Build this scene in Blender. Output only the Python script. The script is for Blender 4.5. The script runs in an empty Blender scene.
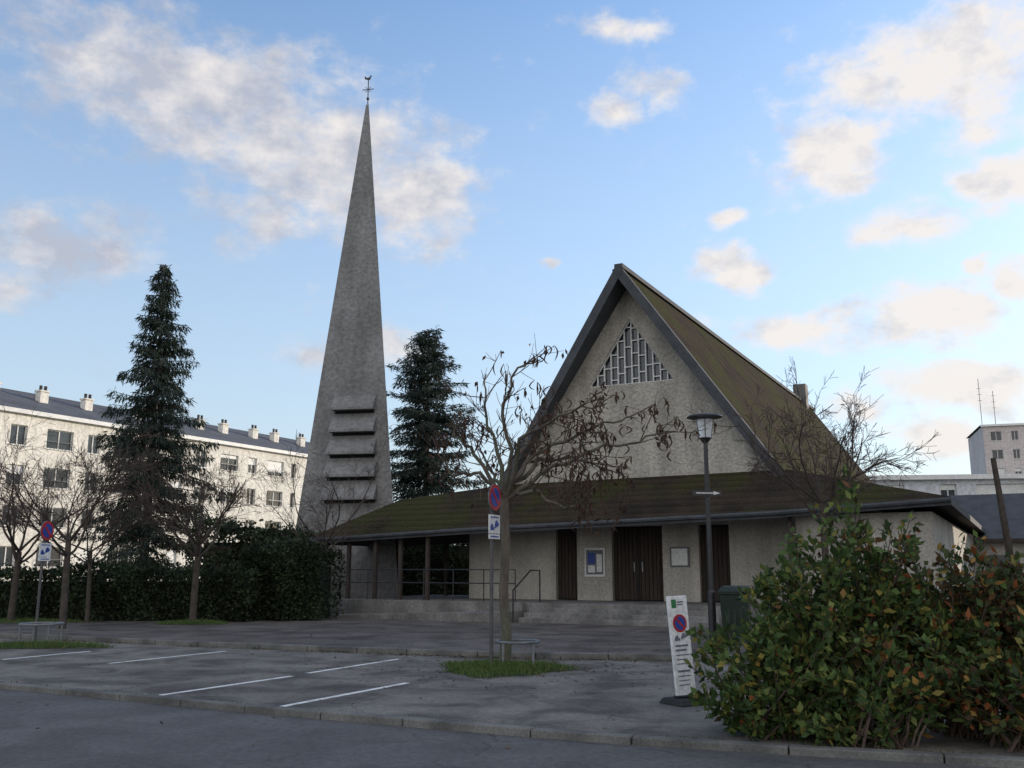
import bpy, math, random
import numpy as np
from mathutils import Vector, Matrix
random.seed(7); rng=np.random.default_rng(7)
S=bpy.context.scene
S.view_settings.view_transform='Standard'; S.view_settings.look='None'; S.view_settings.exposure=0
R=math.radians

# ---------------------------------------------------------------- mesh builder
class MB:
    def __init__(s,M=None):
        s.v=[];s.f=[];s.m=[];s.M=M or Matrix.Identity(4)
    def add(s,pts,faces,mi=0):
        o=len(s.v)
        for p in pts: s.v.append(tuple(s.M@Vector(p)))
        for f in faces:
            s.f.append([o+i for i in f]); s.m.append(mi)
    def box(s,x0,x1,y0,y1,z0,z1,mi=0):
        s.hexa([(x0,y0,z0),(x1,y0,z0),(x1,y1,z0),(x0,y1,z0),(x0,y0,z1),(x1,y0,z1),(x1,y1,z1),(x0,y1,z1)],mi)
    def hexa(s,p,mi=0):
        s.add(p,[(0,3,2,1),(4,5,6,7),(0,1,5,4),(1,2,6,5),(2,3,7,6),(3,0,4,7)],mi)
    def tube(s,pts,rads,n=6,mi=0,cap=True):
        pts=[Vector(p) for p in pts]; o=[];fs=[]
        ref=Vector((0.31,0.87,0.37))
        for i,p in enumerate(pts):
            d=(pts[min(i+1,len(pts)-1)]-pts[max(i-1,0)])
            if d.length<1e-6: d=Vector((0,0,1))
            d.normalize()
            u=d.cross(ref)
            if u.length<.1: u=d.cross(Vector((1,0,0)))
            u.normalize(); w=d.cross(u)
            r=rads[i] if isinstance(rads,(list,tuple)) else rads
            for k in range(n):
                a=2*math.pi*k/n
                o.append(p+u*(r*math.cos(a))+w*(r*math.sin(a)))
        for i in range(len(pts)-1):
            for k in range(n):
                k2=(k+1)%n
                fs.append((i*n+k,i*n+k2,(i+1)*n+k2,(i+1)*n+k))
        if cap:
            fs.append(tuple(range(n))[::-1]); fs.append(tuple(range((len(pts)-1)*n,len(pts)*n)))
        s.add(o,fs,mi)
    def disc(s,c,r,y0,y1,n=28,mi=0):   # disc whose axis is local y
        a=[2*math.pi*k/n for k in range(n)]
        p=[(c[0]+r*math.cos(t),y0,c[1]+r*math.sin(t)) for t in a]+[(c[0]+r*math.cos(t),y1,c[1]+r*math.sin(t)) for t in a]
        fs=[tuple(range(n)),tuple(range(n,2*n))[::-1]]+[(k,n+k,n+(k+1)%n,(k+1)%n) for k in range(n)]
        s.add(p,fs,mi)
    def prism(s,poly,y0,y1,mi=0):      # poly in (x,z), extruded along local y
        n=len(poly)
        p=[(x,y0,z) for x,z in poly]+[(x,y1,z) for x,z in poly]
        s.add(p,[tuple(range(n)),tuple(range(n,2*n))[::-1]]+[(k,n+k,n+(k+1)%n,(k+1)%n) for k in range(n)],mi)
    def shell(s,verts,faces,th,mt=0,mb=1,me=1):
        n=len(verts)
        low=[(x,y,z-th) for x,y,z in verts]
        s.add(verts+low,[tuple(f) for f in faces],mt)
        s.add(verts+low,[tuple(n+i for i in reversed(f)) for f in faces],mb)
        cnt={}
        for f in faces:
            for i in range(len(f)):
                e=(f[i],f[(i+1)%len(f)]); k=tuple(sorted(e)); cnt.setdefault(k,[]).append(e)
        ed=[v[0] for v in cnt.values() if len(v)==1]
        s.add(verts+low,[(b,a,n+a,n+b) for a,b in ed],me)
    def build(s,name,mats,parent=None,smooth=False,bevel=0):
        me=bpy.data.meshes.new(name); me.from_pydata(s.v,[],s.f)
        for m in mats: me.materials.append(m)
        me.polygons.foreach_set('material_index',s.m)
        if smooth: me.polygons.foreach_set('use_smooth',[True]*len(s.f))
        me.update()
        ob=bpy.data.objects.new(name,me); S.collection.objects.link(ob)
        if parent: ob.parent=parent
        if bevel:
            b=ob.modifiers.new('b','BEVEL'); b.width=bevel; b.segments=2; b.limit_method='ANGLE'
        return ob
def empty(name):
    e=bpy.data.objects.new(name,None); S.collection.objects.link(e); return e

# ---------------------------------------------------------------- materials
def nodes(name):
    m=bpy.data.materials.new(name); m.use_nodes=True; nt=m.node_tree
    return m,nt,nt.nodes,nt.links,nt.nodes['Principled BSDF']
def rng2(N,L,o,a,b,c,d):
    r=N.new('ShaderNodeMapRange')
    for k,v in zip(('From Min','From Max','To Min','To Max'),(a,b,c,d)): r.inputs[k].default_value=v
    L.new(o,r.inputs['Value']); return r.outputs[0]
def mat(name,c,c2=None,rough=.85,s1=1.5,s2=25,c3=None,s3=.25,bump=.3,bdist=.02,metal=0,spec=.3,stretch=None,lo=.35,hi=.65,streak=0,tiles=None):
    m,nt,N,L,B=nodes(name)
    B.inputs['Roughness'].default_value=rough; B.inputs['Metallic'].default_value=metal
    B.inputs['Specular IOR Level'].default_value=spec
    c2=c2 or tuple(x*.72 for x in c)
    tc=N.new('ShaderNodeTexCoord'); src=tc.outputs['Object']
    if stretch:
        mp=N.new('ShaderNodeMapping'); mp.inputs['Scale'].default_value=stretch; L.new(src,mp.inputs['Vector']); src=mp.outputs[0]
    def noise(sc,det=6,s_=None):
        n=N.new('ShaderNodeTexNoise'); n.inputs['Scale'].default_value=sc; n.inputs['Detail'].default_value=det; L.new(s_ or src,n.inputs['Vector']); return n
    def rng_(o,a,b): return rng2(N,L,o,a,b,0,1)
    def mix(f,a,b):
        x=N.new('ShaderNodeMix'); x.data_type='RGBA'; L.new(f,x.inputs[0])
        for k,vv in ((6,a),(7,b)):
            if isinstance(vv,tuple): x.inputs[k].default_value=(*vv,1)
            else: L.new(vv,x.inputs[k])
        return x.outputs[2]
    n1=noise(s1); n2=noise(s2,4)
    col=mix(rng_(n1.outputs['Fac'],lo,hi),c,c2)
    if c3:
        n3=noise(s3,8); col=mix(rng_(n3.outputs['Fac'],.44,.62),col,c3)
    val=rng2(N,L,n2.outputs['Fac'],.3,.7,.78,1.2)
    if streak:
        mp=N.new('ShaderNodeMapping'); mp.inputs['Scale'].default_value=(2.2,2.2,.16); L.new(tc.outputs['Object'],mp.inputs['Vector'])
        ns=noise(1,6,mp.outputs[0]); q=N.new('ShaderNodeMath'); q.operation='MULTIPLY'; L.new(val,q.inputs[0]); L.new(rng2(N,L,ns.outputs['Fac'],.35,.65,1-streak,1.05),q.inputs[1]); val=q.outputs[0]
    hgt=n2.outputs['Fac']
    if tiles:
        wv=N.new('ShaderNodeTexWave'); wv.bands_direction='Z'; wv.wave_profile='SAW'; wv.inputs['Scale'].default_value=tiles; wv.inputs['Distortion'].default_value=1.2; wv.inputs['Detail Scale'].default_value=6; L.new(tc.outputs['Object'],wv.inputs['Vector'])
        q=N.new('ShaderNodeMath'); q.operation='MULTIPLY'; L.new(val,q.inputs[0]); L.new(rng2(N,L,wv.outputs['Fac'],0,1,.72,1.12),q.inputs[1]); val=q.outputs[0]
        ad=N.new('ShaderNodeMath'); ad.operation='ADD'; L.new(hgt,ad.inputs[0]); L.new(wv.outputs['Fac'],ad.inputs[1]); hgt=ad.outputs[0]
    hs=N.new('ShaderNodeHueSaturation'); L.new(col,hs.inputs['Color']); L.new(val,hs.inputs['Value'])
    L.new(hs.outputs[0],B.inputs['Base Color'])
    if bump:
        b=N.new('ShaderNodeBump'); b.inputs['Strength'].default_value=bump; b.inputs['Distance'].default_value=bdist
        L.new(hgt,b.inputs['Height']); L.new(b.outputs[0],B.inputs['Normal'])
    return m
def leafmat(name,rough=.6,trans=.25):
    m,nt,N,L,B=nodes(name)
    at=N.new('ShaderNodeAttribute'); at.attribute_name='col'
    L.new(at.outputs['Color'],B.inputs['Base Color']); B.inputs['Roughness'].default_value=rough
    B.inputs['Specular IOR Level'].default_value=.2
    t=N.new('ShaderNodeBsdfTranslucent'); L.new(at.outputs['Color'],t.inputs['Color'])
    mx=N.new('ShaderNodeMixShader'); mx.inputs[0].default_value=trans
    L.new(B.outputs[0],mx.inputs[1]); L.new(t.outputs[0],mx.inputs[2]); L.new(mx.outputs[0],N['Material Output'].inputs['Surface'])
    return m
def asphalt(name,c,c2,crack=True,dark=.55):
    m,nt,N,L,B=nodes(name)
    B.inputs['Roughness'].default_value=.85; B.inputs['Specular IOR Level'].default_value=.25
    tc=N.new('ShaderNodeTexCoord')
    def noise(sc,det=8,dist=0):
        n=N.new('ShaderNodeTexNoise'); n.inputs['Scale'].default_value=sc; n.inputs['Detail'].default_value=det; n.inputs['Distortion'].default_value=dist; L.new(tc.outputs['Object'],n.inputs['Vector']); return n.outputs['Fac']
    def mul(a,b):
        x=N.new('ShaderNodeMath'); x.operation='MULTIPLY'; L.new(a,x.inputs[0]); L.new(b,x.inputs[1]); return x.outputs[0]
    big=noise(.35); mid=noise(1.1,9,.6); fine=noise(70,3); grit=noise(14,4)
    x=N.new('ShaderNodeMix'); x.data_type='RGBA'; L.new(rng2(N,L,big,.38,.62,0,1),x.inputs[0]); x.inputs[6].default_value=(*c,1); x.inputs[7].default_value=(*c2,1)
    v=mul(rng2(N,L,mid,.36,.6,dark,1.12),rng2(N,L,fine,.3,.7,.65,1.35)); v=mul(v,rng2(N,L,grit,.3,.7,.8,1.18))
    if crack:
        vo=N.new('ShaderNodeTexVoronoi'); vo.feature='DISTANCE_TO_EDGE'; vo.inputs['Scale'].default_value=.3
        nn=N.new('ShaderNodeTexNoise'); nn.inputs['Scale'].default_value=1.1; nn.inputs['Detail'].default_value=7; L.new(tc.outputs['Object'],nn.inputs['Vector'])
        ad=N.new('ShaderNodeVectorMath'); ad.operation='ADD'; L.new(tc.outputs['Object'],ad.inputs[0]); L.new(nn.outputs['Color'],ad.inputs[1]); L.new(ad.outputs[0],vo.inputs['Vector'])
        v=mul(v,rng2(N,L,vo.outputs['Distance'],.0,.006,.6,1))
    hs=N.new('ShaderNodeHueSaturation'); L.new(x.outputs[2],hs.inputs['Color']); L.new(v,hs.inputs['Value']); L.new(hs.outputs[0],B.inputs['Base Color'])
    b=N.new('ShaderNodeBump'); b.inputs['Strength'].default_value=.35; b.inputs['Distance'].default_value=.01; L.new(fine,b.inputs['Height']); L.new(b.outputs[0],B.inputs['Normal'])
    return m
M_road=asphalt('asphalt_road',(.10,.099,.098),(.118,.115,.112),dark=.82)
M_park=asphalt('asphalt_parking',(.15,.138,.122),(.19,.175,.156),dark=.5)
M_plaza=asphalt('asphalt_plaza',(.105,.092,.082),(.135,.12,.106),dark=.55)
M_ground=mat('earth_grass',(.05,.07,.03),(.09,.08,.05),s1=.6,s2=12)
M_kerb=mat('granite_kerb',(.19,.185,.172),(.09,.09,.085),s1=2,s2=40)
M_paint=mat('road_paint',(.76,.76,.73),(.30,.29,.28),s1=7,s2=40,lo=.48,hi=.78,bump=.1)
M_stucco=mat('stucco_wall',(.49,.455,.39),(.385,.36,.31),s1=.9,s2=12,bump=1,bdist=.06,streak=.22)
M_wallw=mat('painted_wall',(.51,.48,.42),(.41,.385,.335),s1=.8,s2=18,bump=.4,streak=.2)
M_conc=mat('tower_render',(.255,.253,.248),(.195,.193,.19),s1=.5,s2=7,bump=1,bdist=.06,streak=.22)
M_conc2=mat('concrete',(.25,.24,.225),(.15,.145,.135),s1=1.2,s2=14,streak=.25)
M_roof=mat('mossy_tiles',(.062,.046,.034),(.036,.030,.025),s1=1.1,s2=18,c3=(.052,.053,.022),s3=.5,bump=1,bdist=.06,tiles=1.6,spec=.05,rough=1)
M_slate=mat('slate_edge',(.085,.09,.10),(.06,.065,.07),s1=2,s2=18)
M_soff=mat('soffit_wood',(.075,.06,.05),(.05,.04,.035),s1=3,s2=20)
M_door=mat('door_wood',(.06,.045,.037),(.036,.028,.024),s1=2,s2=10,stretch=(6,6,.5))
M_dark=mat('dark_void',(.012,.012,.014),(.02,.02,.022),bump=0)
def glass(name,c,r=.12):
    return mat(name,c,tuple(x*.6 for x in c),rough=r,s1=.8,s2=3,bump=.05,spec=.7)
M_glass=glass('window_glass',(.035,.042,.05))
M_white=mat('white_paint',(.78,.78,.76),(.66,.66,.64),s1=2,s2=20,rough=.5,bump=.05)
M_black=mat('black_metal',(.02,.021,.023),(.03,.03,.032),rough=.4,s1=6,s2=30,bump=.1,spec=.5)
M_steel=mat('galvanised_steel',(.26,.27,.28),(.17,.175,.18),rough=.5,metal=.6,s1=8,s2=50,bump=.1)
M_dpole=mat('weathered_pole',(.08,.08,.085),(.11,.105,.10),rough=.55,metal=.2,s1=8,s2=40,bump=.1)
M_red=mat('sign_red',(.45,.03,.03),(.38,.03,.03),rough=.4,bump=0)
M_blue=mat('sign_blue',(.03,.07,.32),(.03,.06,.26),rough=.4,bump=0)
M_green=mat('sign_green',(.05,.22,.09),(.04,.18,.07),rough=.5,bump=0)
M_grey=mat('print_grey',(.12,.13,.16),(.2,.2,.22),rough=.6,bump=0,s1=30)
M_bark=mat('bark',(.15,.125,.10),(.085,.072,.06),s1=6,s2=30,bump=1,c3=(.115,.12,.08),s3=2.5,stretch=(1,1,.35))
M_barkd=mat('bark_dark',(.09,.072,.058),(.055,.046,.038),s1=6,s2=30,bump=.8)
M_twig=mat('twigs',(.115,.08,.062),(.07,.05,.042),s1=6,s2=30,bump=.3)
M_pod=mat('seed_pods',(.04,.024,.018),(.075,.04,.027),s1=20,s2=40,bump=.2)
M_leaf=leafmat('leaf'); M_needle=leafmat('needles',.7,.1)
M_bin=mat('bin_plastic',(.012,.026,.019),(.018,.033,.025),rough=.45,s1=4,s2=30,bump=.05,spec=.4)
M_rub=mat('rubber',(.02,.02,.02),(.03,.03,.03),rough=.7)
M_apt=mat('apartment_render',(.78,.75,.68),(.71,.68,.61),s1=.3,s2=5,bump=.1,streak=.08)
M_aptw=mat('pale_render',(.66,.68,.70),(.58,.6,.63),s1=.3,s2=5,bump=.1)
M_aptroof=mat('zinc_slate_roof',(.10,.11,.13),(.075,.08,.095),s1=.6,s2=6)
M_pink=mat('pale_brick',(.62,.56,.54),(.54,.48,.46),s1=.2,s2=4)
M_frost,nt,N,L,B=nodes('lamp_glass'); B.inputs['Base Color'].default_value=(.8,.82,.84,1); B.inputs['Roughness'].default_value=.3; B.inputs['Transmission Weight'].default_value=.35; B.inputs['IOR'].default_value=1.2

# ---------------------------------------------------------------- leaves
def leaves(name,P,D,Ln,Wd,C,m,parent=None,flat=None):
    P=np.asarray(P,float);D=np.asarray(D,float);n=len(P)
    D/=np.linalg.norm(D,axis=1,keepdims=True)+1e-9
    r=rng.normal(size=(n,3)); 
    if flat is not None: r=r*flat+np.array([0,0,1.])
    W=np.cross(D,r); W/=np.linalg.norm(W,axis=1,keepdims=True)+1e-9
    Ln=np.broadcast_to(Ln,(n,))[:,None]; Wd=np.broadcast_to(Wd,(n,))[:,None]
    nrm=np.cross(D,W)
    V=np.empty((n,4,3)); V[:,0]=P; V[:,1]=P+D*Ln*.45+W*Wd+nrm*Wd*.3; V[:,2]=P+D*Ln; V[:,3]=P+D*Ln*.45-W*Wd+nrm*Wd*.3
    me=bpy.data.meshes.new(name)
    me.vertices.add(4*n); me.vertices.foreach_set('co',V.ravel())
    me.loops.add(4*n); me.loops.foreach_set('vertex_index',np.arange(4*n))
    me.polygons.add(n); me.polygons.foreach_set('loop_start',np.arange(n)*4); me.polygons.foreach_set('loop_total',np.full(n,4))
    me.update(calc_edges=True)
    at=me.color_attributes.new('col','FLOAT_COLOR','POINT')
    A=np.ones((n,4,4)); A[:,:,:3]=np.asarray(C)[:,None,:]; at.data.foreach_set('color',A.ravel())
    me.materials.append(m)
    ob=bpy.data.objects.new(name,me); S.collection.objects.link(ob)
    if parent: ob.parent=parent
    return ob
def palette(cols,n,wts=None,var=.25):
    cols=np.array(cols); i=rng.choice(len(cols),n,p=wts)
    return np.clip(cols[i]*(1+rng.uniform(-var,var,(n,1))),0,1)

# ---------------------------------------------------------------- layout frames
TH=R(28)
MC=Matrix.Translation((3.85,30,0))@Matrix.Rotation(-TH,4,'Z')   # church frame: x right, y back
H0,H1,H2=0.0,0.04,0.12                                          # road, parking, plaza levels

def spl(pts,step=.5):
    out=[]
    P=[Vector(p) for p in pts]; P=[2*P[0]-P[1]]+P+[2*P[-1]-P[-2]]
    for i in range(1,len(P)-2):
        n=max(2,int((P[i+1]-P[i]).length/step))
        for k in range(n):
            t=k/n; a,b,c,d=P[i-1],P[i],P[i+1],P[i+2]
            out.append(.5*((2*b)+(c-a)*t+(2*a-5*b+4*c-d)*t*t+(3*b-a-3*c+d)*t**3))
    out.append(P[-2]); return out
K1=spl([(-60,42),(-30,26.2),(-7,13.56),(-3,11.35),(.6,9.55),(3.08,8.65),(8,7.3),(30,3)])
K2=spl([(-60,46),(-40,36),(-11.9,22.7),(-6,19.9),(-.6,17.75),(2.9,17.05),(10,15.6),(30,12)])
def sheet(name,poly,z,m):
    mb=MB(); mb.add([(x,y,z) for x,y in poly],[tuple(range(len(poly)))]); return mb.build(name,[m])
def strip(name,A,Bp,z,m):
    mb=MB(); n=200
    def rs(Q):
        q=np.array([tuple(p) for p in Q]); xs=np.linspace(-60,30,n); return [(x,float(np.interp(x,q[:,0],q[:,1]))) for x in xs]
    a=rs(A);b=rs(Bp)
    for i in range(n-1):
        mb.add([(*a[i],z),(*a[i+1],z),(*b[i+1],z),(*b[i],z)],[(0,1,2,3)])
    return mb.build(name,[m])
sheet('ground',[(-500,-300),(500,-300),(500,900),(-500,900)],-.06,M_ground)
strip('road',[Vector((-60,-30)),Vector((30,-30))],K1,H0,M_road)
strip('parking_area_pavement',K1,K2,H1,M_park)
strip('plaza_pavement',K2,[Vector((-60,64)),Vector((30,64))],H2,M_plaza)
def kerb(name,K,w,z0,z1):
    mb=MB(); q=[K[0]]; d=0
    for i in range(1,len(K)):
        d+=(K[i]-K[i-1]).length
        if d>=1.0: q.append(K[i]); d=0
    for a,b in zip(q[:-1],q[1:]):
        t=(b-a).normalized(); nn=Vector((-t.y,t.x))*w/2; a2=a+t*.006; b2=b-t*.006
        dz=random.uniform(-.006,.006); a2=a2+nn*random.uniform(-.1,.1)
        p=[a2-nn,b2-nn,b2+nn,a2+nn]
        mb.hexa([(v.x,v.y,z0) for v in p]+[(v.x,v.y,z1+dz) for v in p])
    return mb.build(name,[M_kerb],bevel=.012)
kerb('kerb',K1,.15,-.05,.075); kerb('kerb',K2,.15,-.05,.145)
mb=MB()
def line(a,b,w=.1,z=H1+.004):
    a=Vector(a);b=Vector(b);t=(b-a).normalized();n=Vector((-t.y,t.x))*w/2
    mb.add([(*(a-n),z),(*(b-n),z),(*(b+n),z),(*(a+n),z)],[(0,1,2,3)])
line((-4.45,12.35),(-3.25,14.6)); line((-3.1,15.0),(-1.98,17.3)); line((-2.72,11.3),(-1.45,13.75)); line((-6.75,16.5),(-5.5,18.9))
line((-8.9,17.2),(-8.1,18.9)); line((-4.7,12.55),(-4.5,12.42),.1)
mb.build('parking_markings',[M_paint])

# ---------------------------------------------------------------- church
church=empty('church')
mb=MB(MC)
zt=.62
D=[(-2.75,-2.0),(-.8,.87),(2.02,2.95)]
xs=[-6.0]+[q for d in D for q in d]+[5.3]
for i in range(0,len(xs),2): mb.box(xs[i],xs[i+1],0,.3,.1,2.9,1)
mb.box(-6.0,5.3,0,.3,2.9,3.9,1)
o=[(-4.75,3.9),(4.75,3.9),(0,10.8)]; w=[(-1.5,7.45),(1.42,7.45),(-.04,9.6)]
for y in (0,.3):
    pts=[(x,y,z) for x,z in o+w]; mb.add(pts,[(0,1,4,3),(1,2,5,4),(2,0,3,5)],0)
pts=[(x,0,z) for x,z in w]+[(x,.3,z) for x,z in w]
mb.add(pts,[(0,1,4,3),(1,2,5,4),(2,0,3,5)],0)
mb.prism([(-4.6,.1),(4.6,.1),(4.6,4.1),(0,10.7),(-4.6,4.1)],30.4,30.7,0)
mb.box(5.3,8.7,-1.9,28,.1,3.02,1)
mb.box(-6.0,-5.7,.3,28,.1,3.3,1)
mb.box(-6.0,-4.6,27.7,28,.1,3.3,1)
mb.build('walls',[M_stucco,M_wallw],church)
PR=-1.0
mb=MB(MC); th=.2
def dd(s): return PR+(-PR-.3)*s/4.95
for sg in (-1,1):
    A=(0,PR,11.12);Bq=(sg*4.95,dd(4.95),3.95);Cq=(sg*4.95,31,3.95);Dq=(0,31,11.12)
    nx,nz=sg*.823,.568
    off=lambda p:(p[0]-nx*th,p[1],p[2]-nz*th)
    Al=(0,PR,11.12-th/.568); Dl=(0,31,11.12-th/.568)
    v=[A,Bq,Cq,Dq,Al,off(Bq),off(Cq),Dl]
    f=[(0,1,2,3)] if sg>0 else [(3,2,1,0)]
    mb.add(v,f,0); mb.add(v,[(4,5,6,7)],1); mb.add(v,[(0,1,5,4),(3,2,6,7),(1,2,6,5)],2)
for sg in (-1,1):
    nx,nz=sg*.823,.568
    def q(s,d,off): 
        z=11.12-(11.12-3.95)*s/4.95; return (sg*s+nx*off,d,z+nz*off)
    p=[q(0,dd(0)-.02,-.24),q(4.95,dd(4.95)-.02,-.24),q(4.95,dd(4.95)+.22,.003),q(0,dd(0)+.22,.003)]
    p2=[q(0,dd(0)-.02,.05),q(4.95,dd(4.95)-.02,.05),q(4.95,dd(4.95)+.22,.05),q(0,dd(0)+.22,.05)]
    mb.hexa(p+p2,2)
mb.box(-.14,.14,PR+.05,31,11.06,11.2,2)
mb.box(-.35,.35,27.2,27.9,10.6,12.1,3)
mb.build('nave_roof',[M_roof,M_slate,M_slate,M_conc2],church)
mb=MB(MC)
V=[(-8.9,0,4.02),(-4.6,0,4.38),(4.8,0,4.45),(-11,-2.5,2.62),(-4.6,-2.5,2.86),(4.8,-2.5,3.12),(9.2,-2.5,3.34),(9.2,28,3.34),(4.8,28,4.45),
   (-11,2.6,2.62),(-4.6,2.6,2.86)]
F=[(3,4,1,0),(4,5,2,1),(5,6,2),(6,7,8,2),(0,1,10,9),(3,0,9)]
mb.shell(V,F,.2,0,1,2)
mb.tube([(-11,-2.56,2.55),(-4.6,-2.56,2.79),(4.8,-2.56,3.05),(9.2,-2.56,3.27)],.055,6,2)
mb.tube([(5.15,-2.5,3.0),(5.15,-2.1,2.7),(5.15,-2.0,.15)],.04,6,2)
mb.build('porch_roof',[M_roof,M_soff,M_slate],church)
mb=MB(MC)
V=[(-4.7,2.6,4.2),(-4.7,28,4.2),(-7.2,28,3.2),(-7.2,2.6,3.2)]
mb.shell(V,[(0,1,2,3)],.2,0,1,2); mb.build('side_aisle_roof',[M_roof,M_soff,M_slate],church)
mb=MB(MC)
for a,b in D:
    nb=max(4,int((b-a)/.12)); w_=(b-a)/nb
    mb.box(a,b,.2,.26,zt,2.9,1)
    for k in range(nb): mb.box(a+k*w_+.008,a+(k+1)*w_-.008,.16,.199,zt+.03,2.85,0)
mb.box(.02,.05,.14,.158,zt+.03,2.85,1)
mb.box(-.12,-.08,.10,.158,1.5,1.8,2); mb.box(.15,.19,.10,.158,1.5,1.8,2)
mb.build('doors',[M_door,M_dark,M_steel],church)
mb=MB(MC)
mb.prism([(-1.5,7.45),(1.42,7.45),(-.04,9.6)],.2,.24,1)
def zmax(x):
    return 7.45+2.15*(1-abs((x+.04)/1.46))
n=12; bars=[-1.5+.04+2.88*k/n for k in range(1,n)]
for x in bars: mb.box(x-.017,x+.017,.10,.19,7.45,zmax(x)-.02,0)
ys=[-1.46]+bars+[1.38]
for k in range(len(ys)-1):
    xm=(ys[k]+ys[k+1])/2; z=7.45+.18+.2*(k%3)
    while z<zmax(xm)-.08:
        mb.box(ys[k]+.018,ys[k+1]-.018,.11,.18,z-.017,z+.017,0); z+=.42+.12*((k*7)%3)
for a,b in (((-1.5,7.45),(1.42,7.45)),((1.42,7.45),(-.04,9.6)),((-.04,9.6),(-1.5,7.45))):
    mb.tube([(a[0],.08,a[1]),(b[0],.08,b[1])],.03,4,0)
mb.build('triangular_window',[M_white,M_glass],church)
mb=MB(MC)
mb.box(-1.72,-1.02,-.05,-.003,1.35,2.25,0); mb.box(-1.66,-1.08,-.056,-.0505,1.42,2.18,1); mb.box(-1.6,-1.35,-.06,-.0565,1.75,2.1,2); mb.box(-1.3,-1.12,-.06,-.0565,1.5,2.05,3); mb.box(-1.6,-1.36,-.06,-.0565,1.48,1.7,3)
mb.box(1.12,1.72,-.05,-.003,1.65,2.25,1); mb.box(1.17,1.67,-.056,-.0505,1.7,2.2,3)
mb.build('notice_boards',[M_white,M_grey,M_blue,M_white],church)
mb=MB(MC)
for s_,d_ in ((-6.25,-2.2),(-7.3,-2.2),(-8.3,-2.2),(-9.4,-2.2),(-10.4,-2.2),(-6.25,2.2),(-8.3,2.2),(-10.4,2.2),(5.2,-2.2)):
    mb.box(s_-.06,s_+.06,d_-.06,d_+.06,.1,2.48+.03*(s_+11),0)
mb.build('porch_posts',[M_soff],church,bevel=.01)
mb=MB(MC)
mb.box(-9.6,5.3,-3.0,0,.05,zt,0); mb.box(-9.6,-6.0,0.002,3.2,.05,zt,0)
for k in range(3): mb.box(-2.05,3.6,-3.0-.32*(k+1),-3.0-.32*k-.002,.05,zt-.125*(k+1)+.005,0)
mb.box(-9.6,-2.3,-3.25,-3.003,.05,zt+.02,0)
mb.hexa([(-9.6,-4.4,.05),(-2.3,-4.4,.05),(-2.3,-3.253,.05),(-9.6,-3.253,.05),(-9.6,-4.4,.16),(-2.3,-4.4,.42),(-2.3,-3.253,.42),(-9.6,-3.253,.16)],0)
mb.build('terrace_steps',[M_conc2],church,bevel=.015)
mb=MB(MC)
for z in (.55,.95): mb.tube([(-9.0,-3.1,zt+z),(-2.6,-3.1,zt+z)],.018,6,0)
for k in range(7): mb.tube([(-9.0+k*1.066,-3.1,zt+.0),(-9.0+k*1.066,-3.1,zt+.95)],.018,6,0)
mb.tube([(-2.15,-4.1,.1),(-2.15,-4.1,1.0),(-2.15,-3.0,1.55),(-2.15,-2.4,1.55),(-2.15,-2.4,zt)],.025,8,0)
mb.build('handrail',[M_black],church)

# ---------------------------------------------------------------- bell tower
tower=empty('bell_tower')
ap=Vector((-6.12,37.3,20.9)); ft=R(10); ax=Vector((math.cos(ft),-math.sin(ft),0)); bx=Vector((math.sin(ft),math.cos(ft),0))
bc=Vector((-6.12,37.3,0))-bx*1.3; hw=2.28
bl=bc-ax*hw; br=bc+ax*hw; bb=bc+bx*3.9
tipw=.06
mb=MB()
t=[ap-ax*tipw-bx*.05,ap+ax*tipw-bx*.05,ap+bx*.08]
mb.add([bl,br,bb]+t,[(0,1,4,3),(1,2,5,4),(2,0,3,5),(3,4,5),(2,1,0)],0)
mb.build('spire',[M_conc],tower)
def face(x,z,out=0):
    k=z/20.9; c=bc.lerp(Vector((ap.x,ap.y,0))-bx*.05,k); nn=-bx
    return Vector((c.x,c.y,z))+ax*x+nn*out
mb=MB()
for i in range(5):
    z=4.15+i*.87; wl=-.98+.055*i+.12; wr=1.05-.05*i+.1
    mb.hexa([face(wl,z-.12,.012),face(wr,z-.12,.012),face(wr,z-.12,-.02),face(wl,z-.12,-.02),face(wl,z+.1,.012),face(wr,z+.1,.012),face(wr,z+.1,-.02),face(wl,z+.1,-.02)],1)
    pr=[(z+.0,.0),(z+.0,.36),(z+.1,.36),(z+.6,.05),(z+.6,.0)]
    pts=[face(wl-.05,a,b) for a,b in pr]+[face(wr+.05,a,b) for a,b in pr]
    mb.add(pts,[(0,1,2,3,4),(9,8,7,6,5)]+[(k,5+k,5+(k+1)%5,(k+1)%5) for k in range(5)],0)
mb.build('louvres',[M_conc,M_dark],tower)
mb=MB(Matrix.Translation(ap)@Matrix.Rotation(-R(12),4,'Z'))
mb.tube([(0,0,-.2),(0,0,1.15)],.022,6); mb.tube([(-.25,0,.72),(.25,0,.72)],.018,6)
for a in range(4):
    c=R(45+90*a); mb.tube([(.05*math.cos(c),0,.72+.05*math.sin(c)),(.17*math.cos(c),0,.72+.17*math.sin(c))],.012,5)
mb.prism([(-.17,1.22),(-.06,1.17),(.06,1.15),(.11,1.23),(.1,1.31),(.16,1.32),(.1,1.37),(.03,1.27),(-.07,1.26),(-.17,1.36)],-.012,.012)
mb.tube([(0,0,.25),(0,0,.33)],.06,8)
mb.build('cross',[M_black],tower)

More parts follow.
